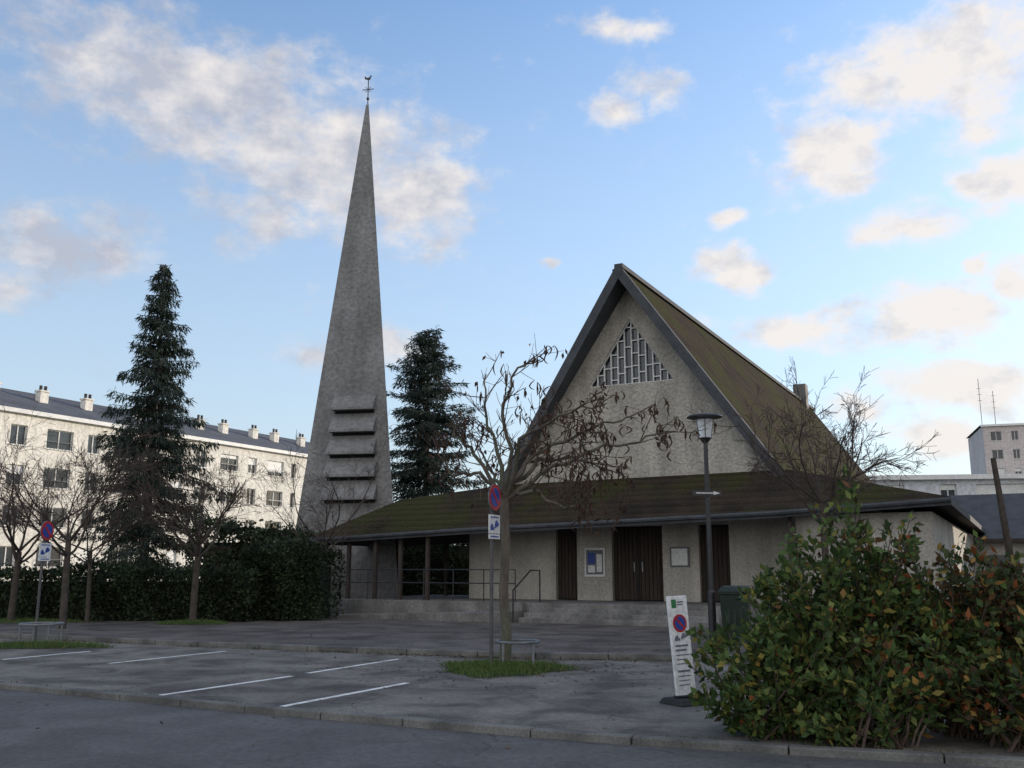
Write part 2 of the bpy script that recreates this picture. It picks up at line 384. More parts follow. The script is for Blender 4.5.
# ---------------------------------------------------------------- apartments
MA=Matrix.Translation((-35.8,66,0))@Matrix.Rotation(R(90)-TH,4,'Z')
def apartments(name,M,L0,L1,rows,fl,z0,depth,wallm,roofm,roofh,pat,chim=()):
    e=empty(name); mb=MB(M); top=z0+rows*fl
    wins=[]; x=L0+1.0;i=0
    while x<L1-2.5:
        w=pat[i%len(pat)][0]; wins.append((x,x+w)); x+=w+pat[i%len(pat)][1]; i+=1
    for r in range(rows+1):
        a=z0+(r-1)*fl+2.25 if r>0 else 0; b=z0+r*fl+.85 if r<rows else top+.45
        mb.box(L0,L1,0,.35,a,b,0)
    for r in range(rows):
        a=z0+r*fl+.85;b=z0+r*fl+2.25; e0=L0
        for (p,q) in wins:
            mb.box(e0,p,0,.35,a,b,0); e0=q
            mb.box(p,q,.22,.27,a,b,1)
            nm=2 if q-p>.9 else 1
            for k in range(nm+1):
                xx=p+(q-p)*k/nm; xx=min(max(xx,p+.04),q-.04); mb.box(xx-.035,xx+.035,.16,.219,a,b,2)
            mb.box(p,q,.165,.2185,b-.07,b,2); mb.box(p-.06,q+.06,-.07,-.003,a-.1,a-.02,2)
            if random.random()<.35: mb.box(p+.03,q-.03,.13,.159,b-random.uniform(.3,1.2),b-.03,2)
            if q-p>1.9:
                for k in range(8): mb.tube([(p+(q-p)*k/7,-.12,a-.1),(p+(q-p)*k/7,-.12,a+.5)],.015,3,3)
                mb.tube([(p,-.12,a+.5),(q,-.12,a+.5)],.03,3,3)
        mb.box(e0,L1,0,.35,a,b,0)
    mb.box(L0,L1,.351,depth,0,top+.3,0)
    mb.box(L0-.3,L1+.3,-.35,-.003,top+.2,top+.5,2)
    mb.build('facade',[wallm,M_glass,M_white,M_black],e)
    mb=MB(M); t=top+.5
    mb.add([(L0-.3,-.35,t),(L1+.3,-.35,t),(L1+.3,depth+.35,t),(L0-.3,depth+.35,t),(L0+2,depth*.5,t+roofh),(L1-2,depth*.5,t+roofh)],
        [(0,1,5,4),(1,2,5),(2,3,4,5),(3,0,4),(3,2,1,0)],0)
    for c in chim:
        mb.box(c-.35,c+.35,2.7,3.3,t+.5,t+2.1,1)
        mb.box(c-.42,c+.42,2.63,3.37,t+2.102,t+2.22,1)
        for k in (-.2,.2): mb.tube([(c+k,2.95,t+2.2),(c+k,2.95,t+2.6)],.12,6,2)
    mb.build('roof',[roofm,wallm,M_soff],e)
    return e
apartments('sun_blocker_building',MA,-32,42,4,2.85,.9,11,M_apt,M_aptroof,2.4,
   [(2.2,1.3),(1.1,1.5),(2.2,1.1),(.7,1.6),(1.3,1.4),(1.3,1.6)],chim=(-10,-4,1,5,9,14,21,24,28,31,35,40))
apartments('school_building',Matrix.Translation((24.5,62,0))@Matrix.Rotation(-R(8),4,'Z'),-1,40,3,2.35,.0,12,M_aptw,M_aptroof,.5,[(1.0,2.2),(1.0,1.2),(3.0,3.2)])
apartments('tower_block',Matrix.Translation((73,146,0))@Matrix.Rotation(-R(18),4,'Z'),0,22,8,2.85,.2,16,M_pink,M_aptroof,.4,[(1.6,1.3),(1.0,1.5)])
mb=MB(Matrix.Translation((76,152,23)))
for x,h in ((0,9),(2.2,7)):
    mb.tube([(x,0,0),(x,0,h)],.05,5)
    for k in range(3): mb.tube([(x-.35,0,h*.6+k*1),(x+.35,0,h*.6+k*1)],.03,4)
mb.build('antenna_mast',[M_steel])
h=empty('house'); Mh=Matrix.Translation((19.5,44,0))@Matrix.Rotation(-TH,4,'Z'); mb=MB(Mh)
mb.box(0,16,0,9,0,2.9,0); mb.box(2,3.2,-.02,-.003,1,2.2,1); mb.build('walls',[M_wallw,M_glass],h)
mb=MB(Mh); mb.shell([(-.4,-.5,2.9),(16.4,-.5,2.9),(16.4,4.5,5.2),(-.4,4.5,5.2),(16.4,9.5,2.9),(-.4,9.5,2.9)],[(0,1,2,3),(3,2,4,5)],.15); mb.build('roof',[M_slate,M_soff],h)
apartments('sun_blocker_building',Matrix.Translation((44,-16,0))@Matrix.Rotation(R(90)-R(4),4,'Z'),0,60,4,2.85,.9,11,M_apt,M_aptroof,1.5,[(2.2,1.3),(1.1,1.5)])  # unseen block, added to keep the low sun off plaza and foreground

# ---------------------------------------------------------------- bare trees
def rv(k=1): return Vector((random.uniform(-k,k),random.uniform(-k,k),random.uniform(-k,k)))
def limb(mb,p,d,L,r0,r1,up=.1,wig=.25,n=None,sides=5,mi=0):
    n=n or max(2,int(L/.22)); pts=[p.copy()]; rr=[r0]; d=d.normalized()
    for i in range(n):
        d=(d+rv(wig)*.6+Vector((0,0,up))).normalized(); p=p+d*(L/n); pts.append(p.copy()); rr.append(r0+(r1-r0)*(i+1)/n)
    mb.tube(pts,rr,sides,mi,cap=False); return pts,rr,d
def sub(mb,pts,rr,level,maxl,num,ratio,ang,up,L,tips,minr=.004):
    for k in range(num):
        t=random.uniform(.2,1); i=min(len(pts)-2,int(t*(len(pts)-1)))
        base=pts[i].lerp(pts[i+1],random.random()); d=(pts[i+1]-pts[i]).normalized()
        nd=(d+rv(1)*ang).normalized(); l=L*ratio*random.uniform(.6,1.2)
        q,r2,dd_=limb(mb,base,nd,l,max(minr,rr[i]*.55),minr,up,.3,sides=4 if level<2 else 3,mi=1)
        tips.append(q[-1])
        if level<maxl: sub(mb,q,r2,level+1,maxl,num,ratio,ang,up,l,tips,minr)
def bare_tree(name,x,y,z,trunk,H,r,spread,nl,num=4,maxl=2,m=None,seed=0,lean=0,elv=(.35,1.3)):
    random.seed(seed); mb=MB(); e=empty(name); tips=[]
    p,rr,d=limb(mb,Vector((x,y,z-.05)),Vector((lean,0,1)),trunk,r*1.15,r*.85,.05,.05,n=6,sides=9)
    for k in range(nl):
        a=2*math.pi*(k+random.random()*.6)/nl; el=random.uniform(*elv)
        d0=Vector((math.cos(a)*spread,math.sin(a)*spread,el))
        q,r2,_=limb(mb,p[-1-(k%2)],d0,(H-trunk)*random.uniform(.7,1.0),r*.42,.010,.04,.28,sides=6)
        sub(mb,q,r2,1,maxl,num,.5,.8,.03,(H-trunk)*.8,tips,.0045)
    mb.build('branches',[m or M_barkd,M_twig],e,smooth=True); return e,tips
bare_tree('bare_tree',-11.3,24.6,H2,2.2,5.0,.085,1.1,9,6,3,seed=3)
bare_tree('bare_tree',-14.0,27.3,H2,2.0,5.2,.09,1.0,8,5,3,seed=5)
bare_tree('bare_tree',-8.75,26.8,H2,2.2,4.9,.09,1.2,9,6,3,seed=9)
bare_tree('bare_tree',-12.0,27.6,H2,2.0,4.4,.06,1.1,7,5,3,seed=12)
bare_tree('bare_tree',-6.1,30.5,H2,2.3,5.4,.07,1.0,7,5,3,seed=15)
bare_tree('bare_tree',6.55,20.3,H2,2.9,5.5,.07,.95,10,6,3,seed=24,elv=(.5,1.2))
# catalpa
random.seed(41); e=empty('catalpa_tree'); mb=MB(); tips=[]
p0=Vector((-.12,16.06,H1))
tr=[p0+Vector(q) for q in ((0,0,-.03),(.03,.0,.5),(-.02,.02,1.2),(.02,0,1.9),(-.01,.02,2.5),(.0,0,2.8))]
mb.tube(tr,[.115,.09,.08,.078,.085,.07],10,0,cap=False)
T=tr[-1]; T2=tr[-2]
Ls=[[(-.18,.1,.9),(-.38,.2,1.5),(-.33,.2,2.1)],[(.08,-.2,.7),(-.05,-.3,1.5),(.2,-.4,2.05),(.6,-.5,2.2)],
    [(.5,.2,.7),(1.2,.3,1.0),(1.9,.35,1.3),(2.35,.3,1.45)],[(.6,-.2,.3),(1.5,-.3,.75),(2.2,-.4,.85),(2.85,-.4,1.0)],
    [(.6,.3,.6),(1.3,.5,.65),(1.9,.7,.45)],[(-.5,.1,.7),(-.9,.2,1.0),(-.75,.3,1.5)],[(-.4,-.3,.3),(-.8,-.5,.25),(-1.1,-.6,.6)],
    [(.4,-.3,.05),(1.0,-.5,-.25),(1.5,-.6,-.3)],[(.3,.5,.8),(.5,1.0,1.3),(.9,1.3,1.6)],[(.25,-.6,.8),(.9,-1.1,1.2),(1.6,-1.4,1.3)],[(-.2,.6,.4),(-.5,1.2,.9)]]
for k,l in enumerate(Ls):
    b=T if k%2==0 else T2.lerp(T,.6)
    base=[b]+[T+Vector(q) for q in l]; pts=[]
    for i in range(len(base)-1):
        for s_ in range(4):
            pts.append(base[i].lerp(base[i+1],s_/4)+(rv(.045) if i+s_>0 else Vector()))
    pts.append(base[-1]); n=len(pts); rr=[.036*(1-i/n)+.008 for i in range(n)]
    mb.tube(pts,rr,6,0,cap=False)
    for j in range(13):
        i=random.randint(n//4,n-2); nd=((pts[i+1]-pts[i]).normalized()+rv(1.1)+Vector((.15,0,.1))).normalized()
        q,r2,_=limb(mb,pts[i],nd,random.uniform(.3,.9),.010,.005,.02,.35,sides=4,mi=1); tips.append((q[-1],q[-1].x>.35)); tips.append((q[len(q)//2],q[-1].x>.5))
        for _k in range(3):
            q2,_,_=limb(mb,q[len(q)//2],(q[-1]-q[0]).normalized()+rv(1),random.uniform(.15,.45),.006,.0035,.02,.35,sides=3,mi=1); tips.append((q2[-1],q2[-1].x>.5))
mb.build('branches',[M_bark,M_twig],e,smooth=True)
mb=MB()
for t,rt in tips:
    if random.random()<(.65 if rt else .2):
        for _ in range(random.choice((1,1,2))):
            L_=random.uniform(.12,.26); a=random.uniform(0,6.28); c=random.uniform(.02,.13)
            pts=[t+Vector((math.cos(a)*c*math.sin(k/4*3.1),math.sin(a)*c*math.sin(k/4*3.1),-L_*k/4)) for k in range(5)]
            mb.tube(pts,[.004,.011,.014,.011,.003],4,0)
mb.build('seed_pods',[M_pod],e)
rng=np.random.default_rng(5); tt=[t for t,rt in tips if rt or random.random()<.25]; tt=[t for t in tt for _ in range(2) if random.random()<.4]
P=np.array([tuple(t+rv(.06)) for t in tt]); Dd=rng.normal(size=P.shape)*.6+np.array([0,0,-1]); n=len(P)
leaves('dry_leaves',P,Dd,rng.uniform(.07,.14,n),rng.uniform(.02,.04,n),palette(((.06,.035,.022),(.09,.05,.03),(.045,.03,.02)),n),M_leaf,e)

# ---------------------------------------------------------------- conifers
def conifer(name,x,y,H,Rm,power,nbr,seed,droop=.5,zmin=1.2,lo=.45,per=9,cols=((.026,.042,.034),(.038,.056,.042),(.018,.03,.024),(.055,.07,.052))):
    global rng; rng=np.random.default_rng(seed); random.seed(seed)
    e=empty(name); mb=MB(); mb.tube([(x,y,0),(x,y,H*.5),(x,y,H)],[.22,.14,.02],7,0)
    P=[];Dd=[]
    for i in range(nbr):
        f=((i+.5)/nbr)**.9; h=zmin+(H-zmin)*f+random.uniform(-.3,.3); L_=Rm*(1-f)**power*random.uniform(lo,1.15)+.12
        if random.random()<.12: L_*=1.2
        h=min(h,H-.1)
        a=i*2.39996+random.uniform(-.7,.7); o=np.array([math.cos(a),math.sin(a),0]); sd=np.array([-o[1],o[0],0])
        dr=droop*(1-f*.9)*random.uniform(.5,1.3); rise=random.uniform(.05,.35)
        hz_=lambda t:h+L_*(rise*t-dr*t*t*.9+.35*dr*t**4)
        mb.tube([(x+o[0]*L_*k/5,y+o[1]*L_*k/5,hz_(k/5)) for k in range(6)],[.035,.03,.025,.02,.012,.005],4,0,cap=False)
        n=max(3,int(L_/.085))
        for k in range(n):
            t=.1+.9*(k+random.random())/n
            c=np.array([x,y,0])+o*L_*t; c[2]=hz_(t)
            wv=(.42*math.sin(math.pi*min(1,t*.9+.05))+.06)*min(1,L_/1.5)
            for q in range(per):
                sg=random.choice((-1,1)); r_=random.random()
                P.append(c+sd*sg*wv*r_*.9+np.array([0,0,-.22*r_*droop+random.gauss(0,.06)]))
                Dd.append(o*.5+sd*sg*.5+np.array([0,0,-.55*droop-random.random()*1.4*droop])+rng.normal(size=3)*.4)
    P=np.array(P);Dd=np.array(Dd);n=len(P)
    C=palette(cols,n,var=.35)
    mb.build('trunk_branches',[M_barkd],e)
    leaves('needles',P,Dd,rng.uniform(.14,.38,n),rng.uniform(.014,.034,n),C,M_needle,e)
conifer('spruce_tree',-16.0,42,15.4,3.6,.78,250,3,droop=.85,lo=.4)
conifer('conifer_tree',-4.2,46.5,13.4,3.4,.5,270,8,droop=.4,lo=.35,per=8)

# ---------------------------------------------------------------- shrubs & hedges
def hedge(name,p0,p1,wd,z0,h,n,cols,size=.09,wob=.12,seed=1):
    global rng; rng=np.random.default_rng(seed); random.seed(seed)
    e=empty(name); p0=np.array(p0);p1=np.array(p1); t=p1-p0; L_=np.linalg.norm(t); t/=L_; nn=np.array([-t[1],t[0]])
    Mx=Matrix(((t[0],nn[0],0,p0[0]),(t[1],nn[1],0,p0[1]),(0,0,1,z0),(0,0,0,1)))
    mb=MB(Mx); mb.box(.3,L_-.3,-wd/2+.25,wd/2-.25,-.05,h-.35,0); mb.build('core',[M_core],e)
    u=rng.uniform(0,L_,n); side=rng.random(n)
    v=np.where(side<.6,-wd/2,np.where(side<.7,wd/2,rng.uniform(-wd/2,wd/2,n))); z=np.where(side<.7,h*rng.random(n),h)
    en=side>.94; u=np.where(en,np.where(rng.random(n)<.5,.05,L_-.05),u); z=np.where(en,h*rng.random(n),z)
    bu=np.sin(u*2.1+seed)*.4+np.sin(u*5.3)*.3+np.sin(z*4+u)*.3+np.sin(u*.9+seed*2)*.6
    dep=rng.exponential(.08,n)
    v=v*(1+bu*wob)-np.sign(v)*np.where(side<.7,dep,0); z=z+np.where((side>=.7)&~en,bu*wob*1.2-dep+rng.random(n)**6*.35,0)
    z=np.where(side<.7,z*(1+bu*wob*.3),z)
    P=np.stack([p0[0]+t[0]*u+nn[0]*v,p0[1]+t[1]*u+nn[1]*v,z0+z],1)
    Dd=rng.normal(size=(n,3))+np.array([0,0,.4])
    C=palette(cols,n,var=.4)*(.75+.5*(np.sin(u*3.3+z*2)>0)[:,None])
    leaves('foliage',P,Dd,rng.uniform(.7,1.3,n)*size,rng.uniform(.25,.4,n)*size,C,M_leaf,e)
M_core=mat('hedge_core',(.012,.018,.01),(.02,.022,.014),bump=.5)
DG=((.028,.042,.022),(.036,.055,.026),(.05,.065,.03),(.02,.03,.017))
hedge('hedge',(-26,31.0),(-7.4,28.2),1.3,H2,1.45,30000,DG,.11,seed=4)
hedge('hedge',(-7.9,29.6),(-5.4,29.2),1.9,H2,1.9,10000,DG,.11,wob=.3,seed=6)
hedge('hedge',(-11.5,36.5),(-7.0,35.5),2.2,0,2.9,9000,DG,.15,wob=.35,seed=7)
hedge('hedge',(-8.5,43),(2.5,40),2.2,0,2.9,16000,DG,.15,wob=.3,seed=8)
hedge('hedge',(12.2,22.5),(20,19.5),1.8,H2,2.9,18000,((.05,.065,.028),(.07,.075,.035),(.08,.058,.035),(.035,.04,.022)),.11,wob=.3,seed=9)

def shrub(name,z,blobs,nst,per,colf,size,seed):
    global rng; rng=np.random.default_rng(seed); random.seed(seed)
    e=empty(name); mb=MB(); P=[];Dd=[]
    wts=[b[3]*b[4]*b[5] for b in blobs]
    for i in range(nst):
        b=random.choices(blobs,wts)[0]
        while True:
            q=rv(1)
            if .45<q.length<1: break
        if random.random()<.22: q=q*random.uniform(1.1,1.4); q.z=abs(q.z)
        tip=Vector((b[0]+q.x*b[3],b[1]+q.y*b[4],max(z+.12,b[2]+q.z*b[5])))
        root=Vector((b[0]+random.uniform(-.35,.35)*b[3],b[1]+random.uniform(-.25,.25),z))
        mid=root.lerp(tip,.55)+Vector((0,0,.22*(tip.z-z)))+rv(.06)
        pts=[]
        for k in range(7):
            t=k/6; pts.append(root*(1-t)**2+mid*2*t*(1-t)+tip*t*t+rv(.012))
        mb.tube(pts,[.010*(1-k/7)+.0025 for k in range(7)],3,0,cap=False)
        for k in range(per):
            t=random.uniform(.3,1.02)**.8; t=min(t,.999); j=int(t*6); c=pts[j].lerp(pts[j+1],t*6-j)
            d0=(pts[j+1]-pts[j]).normalized()*.5+rv(1)+Vector((0,0,.1))
            P.append(tuple(c+rv(.05)+d0.normalized()*.02)); Dd.append(tuple(d0))
    mb.build('stems',[M_twig],e)
    P=np.array(P);n=len(P)
    leaves('foliage',P,np.array(Dd),rng.uniform(.55,1.4,n)*size,rng.uniform(.22,.36,n)*size,colf(P),M_leaf,e)
def cf(P):
    n=len(P)
    g=palette(((.06,.10,.032),(.09,.14,.04),(.04,.072,.024),(.16,.19,.05),(.23,.20,.05)),n,[.29,.27,.18,.16,.10],.3)
    r=palette(((.05,.068,.028),(.13,.07,.03),(.24,.08,.028),(.07,.045,.025),(.07,.09,.032),(.28,.17,.045)),n,[.34,.11,.10,.13,.24,.08],.3)
    f=1/(1+np.exp(-(P[:,0]-4.15+.5*np.sin(P[:,2]*5+P[:,0]*3))*2.6)); f=np.clip(f+.03,0,.9); pick=rng.random(n)<f
    return np.where(pick[:,None],r,g)
shrub('bush',0.0,[(2.45,9.5,.6,.75,.65,.6),(3.05,9.7,1.0,.8,.8,.95),(3.65,9.8,1.42,.55,.65,.95),(4.35,9.6,.98,.75,.8,.9),(5.1,9.5,.9,.85,.8,.85),(6.0,9.4,1.0,.9,.8,.95),(3.3,9.0,.45,.9,.5,.42),(4.6,8.9,.5,1.0,.5,.5)],
      720,48,cf,.095,31)

# ---------------------------------------------------------------- grass & fallen leaves
def grass(name,cx,cy,rx,ry,z,n,seed):
    global rng; rng=np.random.default_rng(seed)
    e=empty(name)
    sh=lambda a:1+.16*np.sin(a*3+seed)+.10*np.sin(a*7+seed*2)
    mb=MB(); k=40; pr=[(cx,cy,z+.05)]+[(cx+rx*math.cos(6.283*i/k)*float(sh(6.283*i/k))*.95,cy+ry*math.sin(6.283*i/k)*float(sh(6.283*i/k))*.95,z+.004) for i in range(k)]
    mb.add(pr,[(0,i+1,(i+1)%k+1) for i in range(k)]); mb.build('soil',[M_ground],e)
    a=rng.uniform(0,6.283,n); r=np.sqrt(rng.random(n))*rng.uniform(.85,1.1,n)
    P=np.stack([cx+rx*r*np.cos(a)*sh(a),cy+ry*r*np.sin(a)*sh(a),z+.05*np.clip(1-r,0,1)],1)
    Dd=rng.normal(size=(n,3))*.5+np.array([0,0,1])
    C=palette(((.09,.15,.04),(.12,.17,.05),(.06,.11,.03),(.17,.16,.07)),n,[.4,.25,.25,.1],.3)
    leaves('blades',P,Dd,rng.uniform(.04,.12,n),np.full(n,.006),C,M_leaf,e)
grass('grass_patch',-.15,15.5,.95,1.0,H1,7000,1)
grass('grass_patch',-9.6,19.9,1.3,.55,H1,4000,2)
grass('grass_patch',-8.7,26.7,.9,.6,H2,2500,3)
grass('grass_patch',-14,27.5,2.2,.7,H2,3000,5)
rng=np.random.default_rng(12); n=2600
cx=rng.uniform(-20,5,60); X=cx[rng.integers(0,60,n)]+rng.normal(0,.18,n); which=rng.random(n)<.5
ky=np.where(which,np.interp(X,[p.x for p in K1],[p.y for p in K1])+.1,np.interp(X,[p.x for p in K2],[p.y for p in K2])-.1)
leaves('kerb_weeds',np.stack([X,ky+rng.normal(0,.015,n),np.full(n,H1)],1),rng.normal(size=(n,3))*.6+np.array([0,0,1]),rng.uniform(.02,.07,n),np.full(n,.005),palette(((.06,.08,.03),(.09,.10,.04),(.10,.08,.04)),n),M_leaf)
rng=np.random.default_rng(77); n=1300
X=rng.uniform(-16,6,n); Y=rng.uniform(9,28,n)
near=rng.random(n)<.55; X=np.where(near,rng.normal(.3,1.5,n),X); Y=np.where(near,rng.normal(15.8,1.3,n),Y)
k1=np.interp(X,[p.x for p in K1],[p.y for p in K1]); k2=np.interp(X,[p.x for p in K2],[p.y for p in K2])
gut=rng.random(n)<.3; Y=np.where(gut,k2-.12-rng.exponential(.08,n),Y)
Z=np.where(Y>k2,H2,np.where(Y>k1,H1,H0))+.008
Dd=rng.normal(size=(n,3)); Dd[:,2]*=.15
leaves('fallen_leaves',np.stack([X,Y,Z],1),Dd,rng.uniform(.04,.09,n),rng.uniform(.012,.028,n),palette(((.11,.07,.035),(.16,.11,.05),(.07,.045,.028)),n),M_leaf,None,flat=.2)

# ---------------------------------------------------------------- street furniture
def park_sign(name,x,y,z,rot,h,pm):
    e=empty(name); Mx=Matrix.Translation((x,y,z))@Matrix.Rotation(rot,4,'Z')
    mb=MB(Mx); mb.tube([(0,0,-.05),(0,0,h)],.03,10,0); mb.tube([(0,0,h),(0,0,h+.015)],.034,10,0); mb.build('pole',[pm],e)
    mb=MB(Mx); c=(0,h-.2)
    mb.disc(c,.215,-.06,-.04,mi=0); mb.disc(c,.21,-.063,-.0605,mi=1); mb.disc(c,.155,-.067,-.0635,mi=2)
    a=R(-45); dx,dz=math.cos(a),math.sin(a); w_=.025
    mb.prism([(c[0]-dx*.16-dz*w_,c[1]-dz*.16+dx*w_),(c[0]-dx*.16+dz*w_,c[1]-dz*.16-dx*w_),(c[0]+dx*.16+dz*w_,c[1]+dz*.16-dx*w_),(c[0]+dx*.16-dz*w_,c[1]+dz*.16+dx*w_)],-.071,-.0675,1)
    mb.build('no_parking_disc',[M_grey,M_red,M_blue],e)
    mb=MB(Mx); zz=h-.78
    mb.box(-.19,.19,-.055,-.04,zz,zz+.3,0)
    mb.prism([(-.15,zz+.05),(-.02,zz+.05),(-.02,zz+.1),(-.05,zz+.1),(-.07,zz+.15),(-.12,zz+.15),(-.15,zz+.1)],-.059,-.0555,1)
    mb.prism([(.0,zz+.08),(.14,zz+.13),(.14,zz+.17),(.1,zz+.18),(.08,zz+.22),(.03,zz+.2),(.0,zz+.14)],-.059,-.0555,1)
    mb.box(-.14,.14,-.059,-.0555,zz+.25,zz+.27,1)
    mb.box(-.19,.19,-.055,-.04,zz-.09,zz-.012,0); mb.box(-.14,.14,-.059,-.0555,zz-.06,zz-.04,1)
    mb.build('tow_away_plate',[M_white,M_blue],e)
park_sign('no_parking_sign',-.33,15.6,H1,R(64),2.9,M_dpole)
park_sign('no_parking_sign',-10.5,21.6,H1,R(78),2.6,M_dpole)
def hoop(name,x,y,z,r,h):
    e=empty(name); mb=MB(Matrix.Translation((x,y,z)))
    n=24; mb.tube([(r*math.cos(6.283*k/n),r*math.sin(6.283*k/n),h) for k in range(n+1)],.024,8,0)
    for k in range(4):
        a=R(45+90*k); mb.tube([(r*math.cos(a),r*math.sin(a),-.05),(r*math.cos(a),r*math.sin(a),h)],.02,8,0)
    mb.build('ring_and_legs',[M_steel],e)
hoop('tree_guard',.1,15.95,H1,.34,.40); hoop('tree_guard',-9.9,20.6,H1,.42,.42)

e=empty('street_lamp'); Mx=Matrix.Translation((4.1,20,H2)); mb=MB(Mx)
mb.tube([(0,0,-.03),(0,0,.05)],.13,14); mb.tube([(0,0,.05),(0,0,1.0),(0,0,1.05),(0,0,4.12)],[.085,.08,.055,.045],14)
mb.tube([(0,0,4.1),(0,0,4.2)],[.06,.13],14)
mb.tube([(0,0,4.60),(0,0,4.64),(0,0,4.67),(0,0,4.73)],[.12,.38,.36,.08],28)
for k in range(3):
    a=R(120*k+20); mb.tube([(.14*math.cos(a),.14*math.sin(a),4.18),(.19*math.cos(a),.19*math.sin(a),4.62)],.010,5)
mb.build('post_and_cap',[M_black],e,smooth=False)
mb=MB(Mx); mb.tube([(0,0,4.205),(0,0,4.595)],[.12,.165],18,0); mb.build('lantern_glass',[M_frost],e)
mb=MB(Mx@Matrix.Rotation(R(10),4,'Z'))
mb.box(-.36,.28,-.09,-.06,2.98,3.08,0); mb.box(-.28,.12,-.094,-.0905,3.02,3.04,1); mb.prism([(.10,2.99),(.24,3.03),(.10,3.07)],-.094,-.0905,1); mb.tube([(0,0,2.95),(0,0,3.1)],.06,10,0)
mb.build('arrow_sign',[M_black,M_white],e)

e=empty('parking_notice_panel'); Mx=Matrix.Translation((2.06,11.7,H1))@Matrix.Rotation(R(30),4,'Z')@Matrix.Rotation(R(-2),4,'Y')@Matrix.Rotation(R(-4),4,'X'); mb=MB(Mx)
mb.box(-.145,.145,-.02,.02,.06,1.24,0); mb.build('board',[M_white],e,bevel=.008)
mb=MB(Mx)
def b2(x0,x1,z0,z1,mi): mb.box(x0,x1,-.0235,-.0205,z0-.04,z1-.04,mi)
b2(-.1,-.03,1.14,1.24,3); b2(-.02,.09,1.2,1.215,4); b2(-.02,.07,1.17,1.185,4)
zc=.92
mb.disc((0,zc),.105,-.0235,-.0205,mi=1); mb.disc((0,zc),.078,-.0265,-.0238,mi=2)
a=R(-45);dx,dz=math.cos(a),math.sin(a);w_=.013;c=(0,zc)
mb.prism([(c[0]-dx*.08-dz*w_,c[1]-dz*.08+dx*w_),(c[0]-dx*.08+dz*w_,c[1]-dz*.08-dx*w_),(c[0]+dx*.08+dz*w_,c[1]+dz*.08-dx*w_),(c[0]+dx*.08-dz*w_,c[1]+dz*.08+dx*w_)],-.029,-.0268,1)
mb.prism([(-.1,.72),(-.02,.72),(-.02,.75),(-.04,.75),(-.05,.78),(-.08,.78),(-.1,.75)],-.0235,-.0205,4)
mb.prism([(.0,.73),(.09,.76),(.09,.785),(.06,.79),(.05,.81),(.02,.80),(0,.76)],-.0235,-.0205,4)
z=.69
for k in range(9):
    l=random.Random(k).uniform(.05,.1); b2(-.1,l,z,z+(.022 if k in(0,1,5) else .010),4); z-=.05 if k!=4 else .09
mb.build('printed_notice',[M_white,M_red,M_blue,M_green,M_grey],e)
mb=MB(Matrix.Translation((2.06,11.7,H1))@Matrix.Rotation(R(30),4,'Z'))
mb.hexa([(-.26,-.22,0),(.26,-.22,0),(.26,.22,0),(-.26,.22,0),(-.22,-.17,.07),(.22,-.17,.07),(.22,.17,.07),(-.22,.17,.07)]); mb.box(-.17,.17,-.04,.04,.07,.1)
mb.build('rubber_base',[M_rub],e,bevel=.02)

e=empty('wheelie_bin'); Mx=Matrix.Translation((4.5,19.6,H2))@Matrix.Rotation(R(-18),4,'Z'); mb=MB(Mx)
mb.hexa([(-.24,-.26,.06),(.24,-.26,.06),(.24,.22,.06),(-.24,.22,.06),(-.28,-.36,.98),(.28,-.36,.98),(.28,.34,.98),(-.28,.34,.98)])
mb.box(-.31,.31,-.39,.36,.982,1.03); mb.tube([(-.28,.42,1.02),(.28,.42,1.02)],.02,8)
mb.hexa([(-.31,-.42,1.032),(.31,-.42,1.032),(.31,.4,1.032),(-.31,.4,1.032),(-.25,-.32,1.12),(.25,-.32,1.12),(.25,.38,1.14),(-.25,.38,1.14)])
for x in (-.2,.2): mb.box(x-.015,x+.015,.34,.42,.95,1.01)
for x in (-.12,0,.12): mb.box(x-.02,x+.02,-.33,-.30,.3,.8)
mb.build('body',[M_bin],e,bevel=.02)
mb=MB(Mx@Matrix.Rotation(R(90),4,'Z'))
for s_ in (-.29,.25): mb.disc((.24,.1),.1,s_,s_+.05,16)
mb.build('wheels',[M_rub],e)
mb=MB(); mb.tube([(15.9,30.5,0),(15.7,30.5,2.5),(15.5,30.5,5.1)],[.13,.11,.08],9); mb.build('wooden_post',[M_barkd])

# ---------------------------------------------------------------- sun
Sd=Vector((.86,.51,0)).normalized(); el=R(11); Sd=Vector((Sd.x*math.cos(el),Sd.y*math.cos(el),math.sin(el)))
l=bpy.data.lights.new('sun','SUN'); l.energy=3.7; l.angle=R(.5); l.color=(1,.87,.72)
lo=bpy.data.objects.new('sun',l); lo.rotation_euler=(-Sd).to_track_quat('-Z','Y').to_euler(); S.collection.objects.link(lo)

# ---------------------------------------------------------------- camera
cam=bpy.data.cameras.new('camera'); cam.sensor_width=36; cam.lens=950/1024*36; cam.clip_end=2000
co=bpy.data.objects.new('camera',cam); co.location=(0,0,1.6); co.rotation_euler=(R(90+11),0,0); S.collection.objects.link(co); S.camera=co

